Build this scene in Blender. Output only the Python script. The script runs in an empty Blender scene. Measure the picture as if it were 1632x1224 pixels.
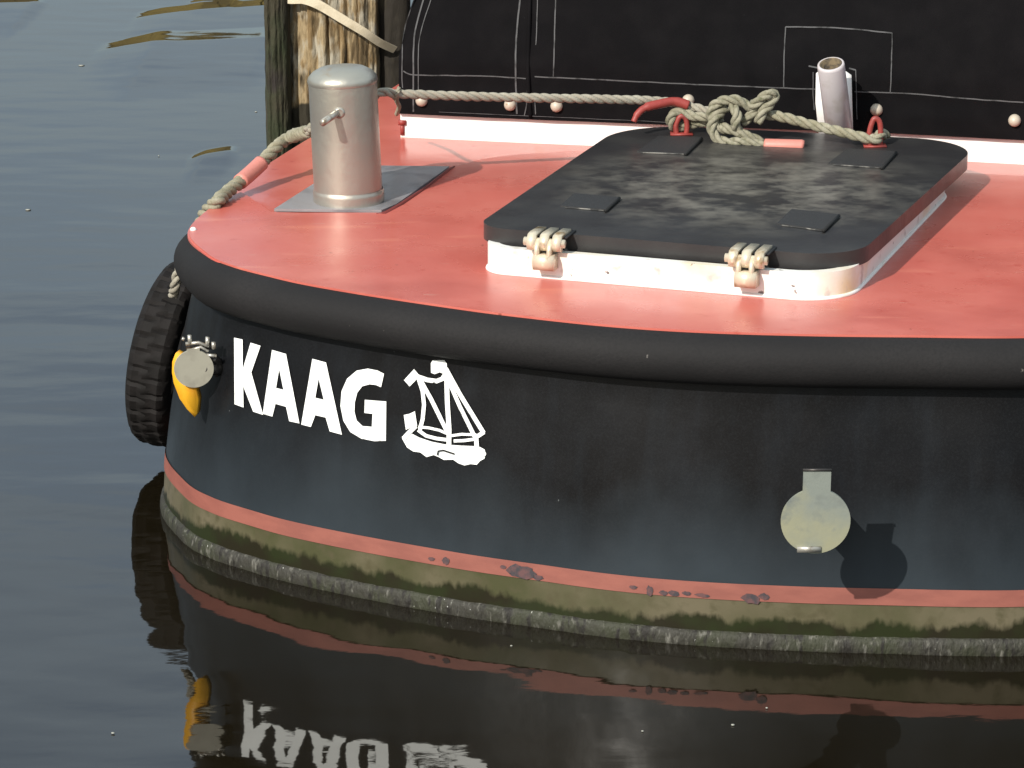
import bpy, bmesh, math, random
from mathutils import Vector, Matrix, noise
from mathutils.bvhtree import BVHTree
from mathutils.geometry import delaunay_2d_cdt
random.seed(7)
S = bpy.context.scene
COL = S.collection

# ------------------------------------------------------------------ camera
PITCH = math.radians(16.5); DIST = 7.1; FPX = 5300.0
TGT = Vector((0, 0, .52))
CAM = TGT + DIST * Vector((0, -math.cos(PITCH), math.sin(PITCH)))
cd = bpy.data.cameras.new('camera'); cam = bpy.data.objects.new('camera', cd); COL.objects.link(cam)
cam.location = CAM; cam.rotation_euler = (math.radians(90) - PITCH, 0, 0)
cd.sensor_width = 36; cd.lens = FPX / 1632 * 36; cd.clip_end = 500; cd.clip_start = .1
S.camera = cam
# ------------------------------------------------------------------ light
SUNDIR = Vector((.80, 1.2, -1.0)).normalized()          # the way the light travels
w = bpy.data.worlds.new('World'); S.world = w; w.use_nodes = True
nt = w.node_tree; bg = nt.nodes['Background']
sky = nt.nodes.new('ShaderNodeTexSky'); sky.sky_type = 'NISHITA'; sky.sun_disc = False
sky.sun_elevation = math.asin(-SUNDIR.z); sky.sun_rotation = math.atan2(-SUNDIR.x, -SUNDIR.y)
sky.dust_density = 2.0; sky.air_density = 1.0; sky.ozone_density = .7
# thin broken cloud veil over the blue
wtc = nt.nodes.new('ShaderNodeTexCoord'); wmp = nt.nodes.new('ShaderNodeMapping'); wmp.inputs['Scale'].default_value = (1, 1, 3.2)
nt.links.new(wtc.outputs['Generated'], wmp.inputs[0])
wnz = nt.nodes.new('ShaderNodeTexNoise'); wnz.inputs['Scale'].default_value = 2.6; wnz.inputs['Detail'].default_value = 6; nt.links.new(wmp.outputs[0], wnz.inputs['Vector'])
wmr = nt.nodes.new('ShaderNodeMapRange'); wmr.inputs[1].default_value = .36; wmr.inputs[2].default_value = .66; wmr.inputs[3].default_value = .35; wmr.inputs[4].default_value = .85
nt.links.new(wnz.outputs[0], wmr.inputs[0])
wmx = nt.nodes.new('ShaderNodeMix'); wmx.data_type = 'RGBA'; nt.links.new(wmr.outputs[0], wmx.inputs[0]); nt.links.new(sky.outputs[0], wmx.inputs[6])
wsp = nt.nodes.new('ShaderNodeSeparateXYZ'); nt.links.new(wtc.outputs['Generated'], wsp.inputs[0])       # veil brightened overhead to even out the water's reflection
wel = nt.nodes.new('ShaderNodeMapRange'); wel.inputs[1].default_value = .12; wel.inputs[2].default_value = .48; nt.links.new(wsp.outputs['Z'], wel.inputs[0])
wcl = nt.nodes.new('ShaderNodeMix'); wcl.data_type = 'RGBA'; nt.links.new(wel.outputs[0], wcl.inputs[0]); wcl.inputs[6].default_value = (2.9, 3.45, 3.6, 1); wcl.inputs[7].default_value = (6.6, 7.6, 7.9, 1)
nt.links.new(wcl.outputs[2], wmx.inputs[7])
nt.links.new(wmx.outputs[2], bg.inputs[0]); bg.inputs[1].default_value = .13
sd = bpy.data.lights.new('sun', 'SUN'); sd.energy = 4.3; sd.angle = math.radians(.5); sd.color = (1, .95, .87)
so = bpy.data.objects.new('sun', sd); COL.objects.link(so); so.rotation_euler = SUNDIR.to_track_quat('-Z', 'Y').to_euler()
so.location = (-3, -5, 6)
S.view_settings.view_transform = 'Standard'; S.view_settings.look = 'None'
S.view_settings.exposure = .20; S.view_settings.gamma = 1; S.view_settings.use_curve_mapping = False

# ------------------------------------------------------------------ survey helpers
FW = Vector((0, math.cos(PITCH), -math.sin(PITCH))); UP = Vector((0, math.sin(PITCH), math.cos(PITCH))); RT = Vector((1, 0, 0))
def ray(x, y): return (FW * FPX + RT * (x - 816) - UP * (y - 612)).normalized()
def P(x, y, z):                                           # sight line to a level plane
    d = ray(x, y); return CAM + d * ((z - CAM.z) / d.z)
def Q(x, y, yw):                                          # sight line to an upright plane
    d = ray(x, y); return CAM + d * ((yw - CAM.y) / d.y)
def W(v, u, z=0.): return Vector((.963 * v + .27 * u, -.27 * v + .963 * u, z))   # boat frame -> world

# ------------------------------------------------------------------ materials
def mat(name, col, rough=.5, metal=0., spec=.5, var=None, vscale=8, vstretch=(1, 1, 1), vlo=.4, vhi=.6, bump=0., bscale=60, coat=0., rvar=0., detail=6, bstretch=(1,1,1)):
    m = bpy.data.materials.new(name); m.use_nodes = True
    n = m.node_tree.nodes; l = m.node_tree.links; b = n['Principled BSDF']
    b.inputs['Base Color'].default_value = (*col, 1); b.inputs['Roughness'].default_value = rough
    b.inputs['Metallic'].default_value = metal; b.inputs['Specular IOR Level'].default_value = spec
    b.inputs['Coat Weight'].default_value = coat; b.inputs['Coat Roughness'].default_value = .12
    tc = n.new('ShaderNodeTexCoord')
    m['_b'] = 0
    cur = None
    for i, v in enumerate(var or []):                     # layers: (colour, scale, stretch, lo, hi)
        c2, sc, st, lo, hi = v
        mp = n.new('ShaderNodeMapping'); mp.inputs['Scale'].default_value = st; mp.inputs['Location'].default_value = (i * 3.7, i * 1.3, i * 2.1)
        l.new(tc.outputs['Object'], mp.inputs[0])
        nz = n.new('ShaderNodeTexNoise'); nz.inputs['Scale'].default_value = sc; nz.inputs['Detail'].default_value = detail
        l.new(mp.outputs[0], nz.inputs['Vector'])
        mr = n.new('ShaderNodeMapRange'); mr.inputs[1].default_value = lo; mr.inputs[2].default_value = hi
        l.new(nz.outputs[0], mr.inputs[0])
        mx = n.new('ShaderNodeMix'); mx.data_type = 'RGBA'
        l.new(mr.outputs[0], mx.inputs[0])
        if cur is None: mx.inputs[6].default_value = (*col, 1)
        else: l.new(cur, mx.inputs[6])
        mx.inputs[7].default_value = (*c2, 1); cur = mx.outputs[2]
    if cur is not None: l.new(cur, b.inputs['Base Color'])
    if rvar:
        nz = n.new('ShaderNodeTexNoise'); nz.inputs['Scale'].default_value = 6; nz.inputs['Detail'].default_value = 5
        l.new(tc.outputs['Object'], nz.inputs['Vector'])
        mr = n.new('ShaderNodeMapRange'); mr.inputs[1].default_value = .3; mr.inputs[2].default_value = .7
        mr.inputs[3].default_value = max(.02, rough - rvar); mr.inputs[4].default_value = rough + rvar
        l.new(nz.outputs[0], mr.inputs[0]); l.new(mr.outputs[0], b.inputs['Roughness'])
    if bump:
        mp = n.new('ShaderNodeMapping'); mp.inputs['Scale'].default_value = bstretch
        l.new(tc.outputs['Object'], mp.inputs[0])
        nz = n.new('ShaderNodeTexNoise'); nz.inputs['Scale'].default_value = bscale; nz.inputs['Detail'].default_value = 5
        l.new(mp.outputs[0], nz.inputs['Vector'])
        bp = n.new('ShaderNodeBump'); bp.inputs['Strength'].default_value = 1; bp.inputs['Distance'].default_value = bump
        l.new(nz.outputs[0], bp.inputs['Height']); l.new(bp.outputs[0], b.inputs['Normal'])
    return m

# ------------------------------------------------------------------ object helpers
def link(name, bm, m=None, parent=None, smooth=True, recalc=True):
    if recalc: bmesh.ops.recalc_face_normals(bm, faces=bm.faces)
    me = bpy.data.meshes.new(name); bm.to_mesh(me); bm.free()
    if smooth:
        for p in me.polygons: p.use_smooth = True
    o = bpy.data.objects.new(name, me); COL.objects.link(o)
    for mm in (m if isinstance(m, (list, tuple)) else [m]):
        if mm: me.materials.append(mm)
    if parent: o.parent = parent
    return o
def sharp(o, ang=35):
    me = o.data
    bm = bmesh.new(); bm.from_mesh(me)
    for e in bm.edges:
        if len(e.link_faces) == 2 and e.calc_face_angle(0) > math.radians(ang): e.smooth = False
    bm.to_mesh(me); bm.free(); return o
def tag(o, label, cat, group=None, kind=None):
    if label: o['label'] = label
    if cat: o['category'] = cat
    if group: o['group'] = group
    if kind: o['kind'] = kind
    return o
def empty(name, label, cat, group=None):
    o = bpy.data.objects.new(name, None); COL.objects.link(o); o.empty_display_size = .1
    return tag(o, label, cat, group)
def bevel(bm, w, seg=2, ang=30):
    es = [e for e in bm.edges if len(e.link_faces) == 2 and e.calc_face_angle(0) > math.radians(ang)]
    bmesh.ops.bevel(bm, geom=es, offset=w, segments=seg, profile=.5, affect='EDGES', clamp_overlap=True)
def prism(bm, pts, vec, cap=True):                        # polygon swept along vec
    a = [bm.verts.new(p) for p in pts]; b = [bm.verts.new(Vector(p) + vec) for p in pts]; n = len(pts)
    for i in range(n): bm.faces.new((a[i], a[(i + 1) % n], b[(i + 1) % n], b[i]))
    if cap: bm.faces.new(a); bm.faces.new(b[::-1])
def box(bm, c, sx, sy, sz, X=Vector((1, 0, 0)), Y=Vector((0, 1, 0))):
    c = Vector(c); Z = X.cross(Y)
    pts = [c + X * (sx / 2 * i) + Y * (sy / 2 * j) - Z * (sz / 2) for i, j in ((-1, -1), (1, -1), (1, 1), (-1, 1))]
    prism(bm, pts, Z * sz)
def frames(path):
    T = []
    for i in range(len(path)):
        a = path[max(0, i - 1)]; b = path[min(len(path) - 1, i + 1)]; T.append((b - a).normalized())
    n = T[0].orthogonal().normalized(); N = [n]
    for i in range(1, len(path)):
        n = (N[-1] - T[i] * N[-1].dot(T[i])).normalized(); N.append(n)
    return T, N
def tube(bm, path, r, seg=12, cap=True, closed=False):
    path = [Vector(p) for p in path]; T, N = frames(path); rings = []
    for i, p in enumerate(path):
        rr = r[i] if isinstance(r, (list, tuple)) else r
        B = T[i].cross(N[i])
        rings.append([bm.verts.new(p + (N[i] * math.cos(2 * math.pi * k / seg) + B * math.sin(2 * math.pi * k / seg)) * rr) for k in range(seg)])
    m = len(rings)
    for i in range(m if closed else m - 1):
        a = rings[i]; b = rings[(i + 1) % m]
        for k in range(seg): bm.faces.new((a[k], a[(k + 1) % seg], b[(k + 1) % seg], b[k]))
    if cap and not closed: bm.faces.new(rings[0][::-1]); bm.faces.new(rings[-1])
def cr(pts, n=10, closed=False):                          # Catmull-Rom
    pts = [Vector(p) for p in pts]; out = []; m = len(pts)
    for i in range(m if closed else m - 1):
        if closed: p0, p1, p2, p3 = pts[i - 1], pts[i], pts[(i + 1) % m], pts[(i + 2) % m]
        else: p0, p1, p2, p3 = pts[max(0, i - 1)], pts[i], pts[i + 1], pts[min(m - 1, i + 2)]
        for k in range(n):
            t = k / n
            out.append(.5 * ((2 * p1) + (p2 - p0) * t + (2 * p0 - 5 * p1 + 4 * p2 - p3) * t * t + (3 * p1 - p0 - 3 * p2 + p3) * t ** 3))
    if not closed: out.append(pts[-1])
    return out
def resample(path, step):
    out = [path[0]]; acc = 0
    for a, b in zip(path, path[1:]):
        L = (b - a).length; t = step - acc
        while t <= L and L > 0:
            out.append(a.lerp(b, t / L)); t += step
        acc = (acc + L) % step if L else acc
    if (out[-1] - path[-1]).length > step * .3: out.append(path[-1])
    return out
def rope(bm, path, R, pitch=None, strands=3, fuzz=0.):    # laid rope: strands twisted round each other
    pitch = pitch or R * 7
    path = resample([Vector(p) for p in path], R * .45); T, N = frames(path)
    for s in range(strands):
        pts = []
        for i, p in enumerate(path):
            a = 2 * math.pi * (i * R * .45 / pitch + s / strands); B = T[i].cross(N[i])
            j = 1 + fuzz * noise.noise(p * 60 + Vector((s, 0, 0)))
            pts.append(p + (N[i] * math.cos(a) + B * math.sin(a)) * R * .52 * j)
        tube(bm, pts, R * .53, 8)
def lathe(bm, prof, c, axis=Vector((0, 0, 1)), seg=40, X=None):
    axis = axis.normalized(); X = X or axis.orthogonal().normalized(); Y = axis.cross(X); rings = []
    for r, h in prof:
        if r < 1e-5: rings.append([bm.verts.new(c + axis * h)])
        else: rings.append([bm.verts.new(c + axis * h + (X * math.cos(2 * math.pi * k / seg) + Y * math.sin(2 * math.pi * k / seg)) * r) for k in range(seg)])
    for a, b in zip(rings, rings[1:]):
        for k in range(seg):
            k2 = (k + 1) % seg
            if len(a) == 1: bm.faces.new((a[0], b[k], b[k2]))
            elif len(b) == 1: bm.faces.new((a[k], a[k2], b[0]))
            else: bm.faces.new((a[k], a[k2], b[k2], b[k]))

# ================================================================== MATERIALS
M = {}
M['hull'] = None
M['red'] = mat('red_deck_paint', (.50, .110, .084), .20, coat=0, spec=.5, rvar=.08,
               var=[((.54, .14, .108), 5, (1, 1, 1), .35, .65), ((.38, .065, .055), 26, (1, 1, 1), .62, .8)], bump=.0006, bscale=14)
M['redpaint'] = mat('red_trim_paint', (.27, .040, .032), .5, var=[((.17, .03, .025), 30, (1, 1, 1), .5, .7)], bump=.001, bscale=80)
M['stripe'] = mat('waterline_paint', (.25, .080, .058), .6, var=[((.21, .065, .048), 12, (1, 1, 3), .4, .65), ((.12, .05, .045), 30, (1, 1, 1), .74, .78)], bump=.0004)
M['rub'] = mat('black_rubber', (.012, .0112, .0115), .75, spec=.22, var=[((.016, .0148, .015), 4, (1, 1, 2), .4, .65), ((.010, .0095, .0098), 160, (1, 1, 1), .4, .8), ((.12, .11, .10), 30, (1, 1, 1), .73, .76)], bump=.0006, bscale=120)
M['tyre'] = mat('tyre_rubber', (.007, .006, .0055), .75, spec=.2, var=[((.012, .010, .0095), 20, (1, 1, 1), .4, .7)], bump=.001, bscale=90)
M['white'] = mat('white_paint', (.80, .79, .76), .4, var=[((.70, .64, .52), 9, (1, 1, 1), .62, .78), ((.42, .22, .10), 20, (1, 1, 1), .72, .80)], bump=.0006, bscale=40)
M['white_coaming'] = mat('white_coaming_paint', (.78, .77, .73), .4, var=[((.70, .56, .34), 5, (1, 1, 1), .52, .70), ((.50, .46, .42), 22, (1, 1, 1), .58, .70), ((.13, .11, .10), 38, (1, 1, 1), .68, .72)], bump=.0006, bscale=40)
M['decal'] = mat('white_lettering', (.82, .83, .80), .4)
M['lid'] = mat('dark_lid', (.022, .021, .022), .38, spec=.4, rvar=.06, var=[((.034, .033, .032), 8, (1, 1, 1), .4, .7)], bump=.0008, bscale=50)
M['pad'] = mat('grip_pad', (.020, .0195, .020), .6, bump=.0012, bscale=260)
M['slitshade'] = mat('slit_shade_black', (.006, .006, .006), .8)
M['dust'] = mat('dusty_edge', (.03, .03, .03), .8, var=[((.22, .21, .19), 40, (1, 1, 1), .50, .62)])
M['steel'] = mat('brushed_steel', (.44, .42, .36), .38, metal=.75, rvar=.08, var=[((.42, .38, .33), 7, (1, 1, .5), .4, .7), ((.44, .30, .17), 12, (1, 1, 1), .66, .8)], bump=.0010, bscale=45)
M['plate'] = mat('grey_plate', (.33, .32, .33), .35, metal=.35, rvar=.1, var=[((.17, .165, .18), 9, (1, 1, 1), .45, .65)], bump=.0007)
M['hinge'] = mat('cream_hinge', (.66, .58, .44), .35, metal=.35, var=[((.34, .22, .10), 30, (1, 1, 1), .56, .7)], bump=.001)
M['rope'] = mat('weathered_rope', (.235, .215, .145), .9, var=[((.30, .28, .21), 30, (1, 1, 1), .4, .65), ((.17, .16, .10), 90, (1, 1, 1), .5, .75)], bump=.002, bscale=300)
M['rope_g'] = mat('mossy_rope', (.215, .20, .140), .9, var=[((.29, .27, .20), 30, (1, 1, 1), .4, .65), ((.11, .11, .06), 80, (1, 1, 1), .5, .75)], bump=.002, bscale=300)
M['rope_p'] = mat('pale_rope', (.27, .245, .195), .9, var=[((.33, .31, .25), 30, (1, 1, 1), .4, .65), ((.28, .25, .19), 90, (1, 1, 1), .5, .75)], bump=.002, bscale=300)
M['sleeve'] = mat('pink_sleeve', (.55, .20, .16), .5, var=[((.42, .12, .09), 40, (1, 1, 1), .6, .75)], bump=.001)
M['canvas'] = mat('black_canvas', (.0045, .0042, .0048), .9, spec=.08, var=[((.0065, .006, .0066), 14, (1, 1, 1), .4, .7), ((.05, .05, .05), 120, (1, 1, 1), .76, .8)], bump=.001, bscale=500)
M['stitch'] = mat('grey_stitching', (.075, .075, .077), .8, var=[((.010, .010, .010), 30, (1, 1, 1), .5, .7)])
M['snap'] = mat('beige_snap', (.46, .40, .32), .4, metal=.0, var=[((.3, .2, .1), 60, (1, 1, 1), .6, .7)])
M['flap'] = mat('grey_green_flap', (.20, .22, .195), .5, var=[((.275, .27, .18), 7, (1, 1, 1), .40, .60), ((.16, .175, .16), 25, (1, 1, 1), .55, .75)], bump=.0006)
M['flap2'] = mat('beige_flap', (.30, .285, .23), .5, var=[((.25, .235, .19), 30, (1, 1, 1), .5, .7)], bump=.0006)
M['yellow'] = mat('yellow_paint', (.80, .40, .02), .45, var=[((.80, .33, .02), 20, (1, 1, 1), .5, .7)])
M['dkmetal'] = mat('dark_metal', (.05, .045, .042), .4, metal=.5)
M['ltmetal'] = mat('worn_metal', (.45, .43, .38), .35, metal=.6, var=[((.2, .15, .1), 60, (1, 1, 1), .5, .7)])
M['bark'] = mat('weathered_timber', (.30, .225, .125), .9, detail=9, bump=.012, bscale=34, bstretch=(1, 1, .35),
                var=[((.19, .125, .055), 34, (1, 1, .22), .44, .56), ((.37, .33, .25), 24, (1, 1, .35), .5, .6), ((.11, .075, .035), 30, (1, 1, .3), .54, .64), ((.05, .036, .018), 26, (1, 1, .16), .60, .66)])
M['algwood'] = mat('algae_timber', (.036, .030, .016), .9, detail=9, bump=.02, bscale=32, bstretch=(1, 1, .3),
                   var=[((.022, .028, .010), 9, (1, 1, .6), .4, .6), ((.10, .08, .045), 18, (1, 1, .3), .6, .72), ((.02, .015, .012), 10, (1, 1, .4), .55, .65)])
M['strap'] = mat('pale_webbing', (.60, .52, .38), .8, bump=.001, bscale=200, var=[((.45, .38, .26), 20, (1, 1, 1), .5, .7)])
M['offscreen_wood'] = mat('offscreen_timber', (.16, .12, .035), .9, var=[((.08, .06, .02), 1.5, (1, 1, .3), .4, .6)])
M['speck'] = mat('pale_flotsam', (.30, .30, .26), .8)

# hull paint: worn blue-black topsides, algae below the boot stripe, scale at the water
def hull_material():
    m = bpy.data.materials.new('hull_paint'); m.use_nodes = True; n = m.node_tree.nodes; l = m.node_tree.links; b = n['Principled BSDF']
    tc = n.new('ShaderNodeTexCoord'); sep = n.new('ShaderNodeSeparateXYZ'); l.new(tc.outputs['Object'], sep.inputs[0])
    def nz(scale, st=(1, 1, 1), det=6, loc=(0, 0, 0)):
        mp = n.new('ShaderNodeMapping'); mp.inputs['Scale'].default_value = st; mp.inputs['Location'].default_value = loc
        l.new(tc.outputs['Object'], mp.inputs[0]); t = n.new('ShaderNodeTexNoise'); t.inputs['Scale'].default_value = scale; t.inputs['Detail'].default_value = det
        l.new(mp.outputs[0], t.inputs['Vector']); return t.outputs[0]
    def mr(x, a, b_, c=0, d=1):
        t = n.new('ShaderNodeMapRange'); t.inputs[1].default_value = a; t.inputs[2].default_value = b_; t.inputs[3].default_value = c; t.inputs[4].default_value = d
        l.new(x, t.inputs[0]); return t.outputs[0]
    def mx(f, A, B):
        t = n.new('ShaderNodeMix'); t.data_type = 'RGBA'; l.new(f, t.inputs[0])
        for i, c in ((6, A), (7, B)):
            if isinstance(c, tuple): t.inputs[i].default_value = (*c, 1)
            else: l.new(c, t.inputs[i])
        return t.outputs[2]
    def add(a, b_, op='ADD'):
        t = n.new('ShaderNodeMath'); t.operation = op; l.new(a, t.inputs[0])
        if isinstance(b_, (int, float)): t.inputs[1].default_value = b_
        else: l.new(b_, t.inputs[1])
        return t.outputs[0]
    top = mx(mr(nz(5), .35, .65), (.0038, .0036, .0040), (.0055, .0058, .0070))
    top = mx(mr(nz(20, (1, 1, .12)), .5, .8, 0, .6), top, (.010, .012, .015))       # vertical dulled streaks
    # bluish sheen of the plating painted into the colour, stronger low down
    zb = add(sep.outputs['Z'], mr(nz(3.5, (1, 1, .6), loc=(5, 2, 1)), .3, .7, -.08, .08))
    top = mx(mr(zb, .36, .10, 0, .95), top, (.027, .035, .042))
    top = mx(mr(nz(220, det=3), .45, .75, 0, .13), top, (.030, .034, .036))
    top = mx(mr(nz(45, loc=(3, 3, 3)), .76, .8), top, (.16, .17, .17))         # tiny chips
    zj = add(add(sep.outputs['Z'], mr(nz(11, (1, 1, .5)), .3, .7, -.018, .016)), mr(nz(70, (1, 1, .4)), .3, .7, -.006, .006))
    alg = mx(mr(nz(4, (1, 1, 1), loc=(1, 7, 2)), .40, .62), (.115, .098, .062), (.056, .056, .026))
    alg = mx(mr(nz(30, (1, 1, 1), loc=(9, 7, 2)), .5, .7), alg, (.070, .062, .034))
    dark = mx(mr(nz(12), .4, .6), (.016, .014, .007), (.018, .022, .008))  # shadow line above the bead, painted into the colour as dark green
    low = mx(mr(zj, .070, .055), alg, dark)
    f = mr(sep.outputs['Z'], .1225, .1224); col = mx(f, top, low)
    l.new(col, b.inputs['Base Color'])
    l.new(mr(nz(9), .3, .7, .30, .48), b.inputs['Roughness']); b.inputs['Specular IOR Level'].default_value = .15
    bp = n.new('ShaderNodeBump'); bp.inputs['Strength'].default_value = 1; bp.inputs['Distance'].default_value = .0025; l.new(nz(6), bp.inputs['Height']); l.new(bp.outputs[0], b.inputs['Normal'])
    return m
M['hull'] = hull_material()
M['crust'] = mat('waterline_scale', (.027, .025, .018), .7, detail=9, bump=.006, bscale=110, bstretch=(1, 1, .45),
                 var=[((.028, .030, .015), 12, (1, 1, 1), .42, .6), ((.13, .125, .105), 80, (1, 1, .35), .58, .72), ((.012, .010, .007), 60, (1, 1, .3), .54, .62), ((.5, .5, .46), 130, (1, 1, .6), .72, .74)])  # palest layer paints the waterline sparkles as fixed white specks

# ================================================================== WATER
RIDGES = [  # crest lines of stray wavelets: image survey points, width (m)
    ([(150, 84), (200, 78), (260, 76), (330, 74), (400, 70), (470, 64)], .31, .0245),
    ([(212, 30), (270, 27), (340, 22), (420, 17), (480, 12)], .28, .0220),
    ([(300, 5), (345, 4), (385, 3)], .13, .009),
    ([(300, 256), (330, 250), (355, 246), (378, 243)], .13, .0112),
    ([(-60, 12), (0, 10), (45, 9), (75, 6)], .26, .0170)]
def ridge_tab():
    T = []
    for pts, wd, h in RIDGES:
        w_ = [P(a, b, 0) for a, b in pts]; T.append(([(p.x, p.y) for p in w_], wd, h))
    return T
RT_ = ridge_tab()
def water_z(x, y):
    rz = 0.; calm = 1.
    for pl, wd, h in RT_:
        if x < pl[0][0] - .02 or x > pl[-1][0] + .02: continue
        for (x0, y0), (x1, y1) in zip(pl, pl[1:]):
            if x0 <= x <= x1:
                t = (x - x0) / (x1 - x0); yc = y0 + (y1 - y0) * t
                tt = (x - pl[0][0]) / (pl[-1][0] - pl[0][0])
                env = min(1, tt * 3.5) ** .7 * min(1, (1 - tt) * 6) ** .7
                env *= 1 + .18 * noise.noise(Vector((x * 7, 3, yc)))
                ww = wd * (.55 + .45 * env); d = (y - yc) / ww       # back face: d in 0..1
                if -3.6 < d < 1.0:
                    calm = min(calm, 1 - .85 * env * max(0, 1 - abs(d)))
                    if d > 0: rz += h * env * (1 - d)
                    else: rz += h * env * (1 + math.cos(math.pi * d / 3.6)) / 2
                break
    near = math.exp(-((x + .3) ** 2 + (y + .2) ** 2) / 60)
    z = .0030 * noise.noise(Vector((x * 1.5 + 3, y * 2.8, 0))) * near
    xr = x + .35 * y
    z += .00085 * noise.noise(Vector((xr * 4, y * 9, 4)))
    z += .00011 * noise.noise(Vector((x * 16, y * 34, 9)))
    return z * calm + rz
def axis(segs):
    out = []
    for a, b, n in segs: out += [a + (b - a) * i / n for i in range(n)]
    out.append(segs[-1][1]); return out
xs = axis([(-300, -60, 8), (-60, -12, 12), (-12, -2.4, 40), (-2.4, 1.8, 300), (1.8, 8, 30), (8, 60, 12), (60, 300, 8)])
ys = axis([(-60, -8, 8), (-8, -1.6, 20), (-1.6, 1.4, 240), (1.4, 8.2, 520), (8.2, 16, 40), (16, 60, 12), (60, 300, 10)])
bm = bmesh.new(); G = []
for y in ys: G.append([bm.verts.new((x, y, water_z(x, y) if -2.5 < x < 1.9 and -1.7 < y < 8.3 else 0)) for x in xs])
for j in range(len(ys) - 1):
    for i in range(len(xs) - 1): bm.faces.new((G[j][i], G[j][i + 1], G[j + 1][i + 1], G[j + 1][i]))
wm = mat('canal_water', (.008, .006, .003), .03, spec=.5, bump=.00045, bscale=7, bstretch=(.6, 1.4, 1))
wm.node_tree.nodes['Principled BSDF'].inputs['IOR'].default_value = 1.62
tag(link('water', bm, wm), None, None, kind='structure')

# ================================================================== BARGE
barge = empty('barge', 'black-hulled barge with red foredeck and dark hatch, white name on its bow', 'boat')
CTRL = [(-.985, 6.2), (-.985, 4), (-.985, 2.8), (-.984, 2.14), (-.993, 1.55), (-.99, 1.12), (-.966, .796), (-.930, .51), (-.807, .311), (-.718, .229), (-.611, .170), (-.512, .124), (-.355, .074), (-.162, .026),
        (-.013, -.004), (.205, -.030), (.399, -.026), (.619, .008), (.84, .059), (1.07, .118), (1.27, .215), (1.42, .38), (1.50, .62), (1.53, .95), (1.54, 1.6), (1.54, 2.8), (1.54, 4), (1.54, 6.2)]
OUT = resample(cr([Vector((v, u, 0)) for v, u in CTRL], 14), .02)
NRM = []
for i in range(len(OUT)):
    t = (OUT[min(len(OUT) - 1, i + 1)] - OUT[max(0, i - 1)]).normalized(); NRM.append(Vector((t.y, -t.x, 0)) if True else None)
cenv = Vector((.28, 3, 0))
if (OUT[len(OUT) // 2] - cenv).dot(NRM[len(OUT) // 2]) < 0: NRM = [-q for q in NRM]
def offs(v, z):
    if z > .55: return -.012
    k = .050 + .025 * min(1, abs(v - .1) / .8)
    return -.012 + (k + .012) * (1 - (max(z, 0) / .55) ** 1.6) if z >= 0 else k + z * .25
def hull_pt(i, z, extra=0.):
    p = OUT[i] + NRM[i] * (offs(OUT[i].x, z) + extra); return W(p.x, p.y, z)
def loft(levels, extra=0., i0=0, i1=None, bm=None):
    bm = bm or bmesh.new(); i1 = i1 or len(OUT)
    R = [[bm.verts.new(hull_pt(i, z, extra)) for i in range(i0, i1)] for z in levels]
    for a, b in zip(R, R[1:]):
        for k in range(len(a) - 1): bm.faces.new((a[k], a[k + 1], b[k + 1], b[k]))
    return bm, R
levels = [.665, .60, .55, .5, .45, .4, .35, .3, .25, .2, .16, .14, .1226, .1223, .105, .08, .06, .045, .03, .0, -.05, -.15, -.35]
bm, R = loft(levels)
for a, b in zip(R, R[1:]): bm.faces.new((a[0], b[0], b[-1], a[-1]))       # transom
bm.faces.new(R[-1])
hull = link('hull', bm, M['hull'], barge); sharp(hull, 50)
HB = BVHTree.FromPolygons([v.co.copy() for v in hull.data.vertices], [tuple(p.vertices) for p in hull.data.polygons])
def on_hull(x, y, off=0.):
    d = ray(x, y); h, n, _, _ = HB.ray_cast(CAM, d)
    if h is None: h = P(x, y, .3); n = Vector((0, -1, 0))
    if n.dot(d) > 0: n = -n
    return h + n * off, n
bm, R = loft([.141, .123, .105], .0025)
boot = link('boot_stripe', bm, M['stripe'], hull); boot['label'] = 'salmon red boot stripe with chipped patches'
# scale-covered bead at the waterline
bm = bmesh.new(); prof = [(-.004, .036), (.004, .034), (.008, .027), (.009, .018), (.009, .006), (.007, -.008), (.0, -.03)]
rows = [[] for _ in prof]
for i in range(60, len(OUT) - 60):
    for k, (o, z) in enumerate(prof):
        p = hull_pt(i, z, o); q = p * 22
        j = .0016 * noise.noise(q) + .0022 * noise.noise(Vector((p.x * 130, p.y * 130, p.z * 60)))
        p = hull_pt(i, z + j * .8, o + j); rows[k].append(bm.verts.new(p))
for a, b in zip(rows, rows[1:]):
    for k in range(len(a) - 1): bm.faces.new((a[k], a[k + 1], b[k + 1], b[k]))
link('waterline_bead', bm, M['crust'], hull)
# rubbing strake: thick round rubber under the deck edge
path = []
for i in range(len(OUT)):
    p = OUT[i]; side = max(0, min(1, (p.y - .25) / .45))
    q = p + NRM[i] * (-.004 - .028 * side); path.append(W(q.x, q.y, .6155 - .004 * side))
bm = bmesh.new(); tube(bm, path, [.055 - .006 * max(0, min(1, (p.y - .25) / .5)) for p in OUT], 28)
link('rubbing_strake', bm, M['rub'], barge)
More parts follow.
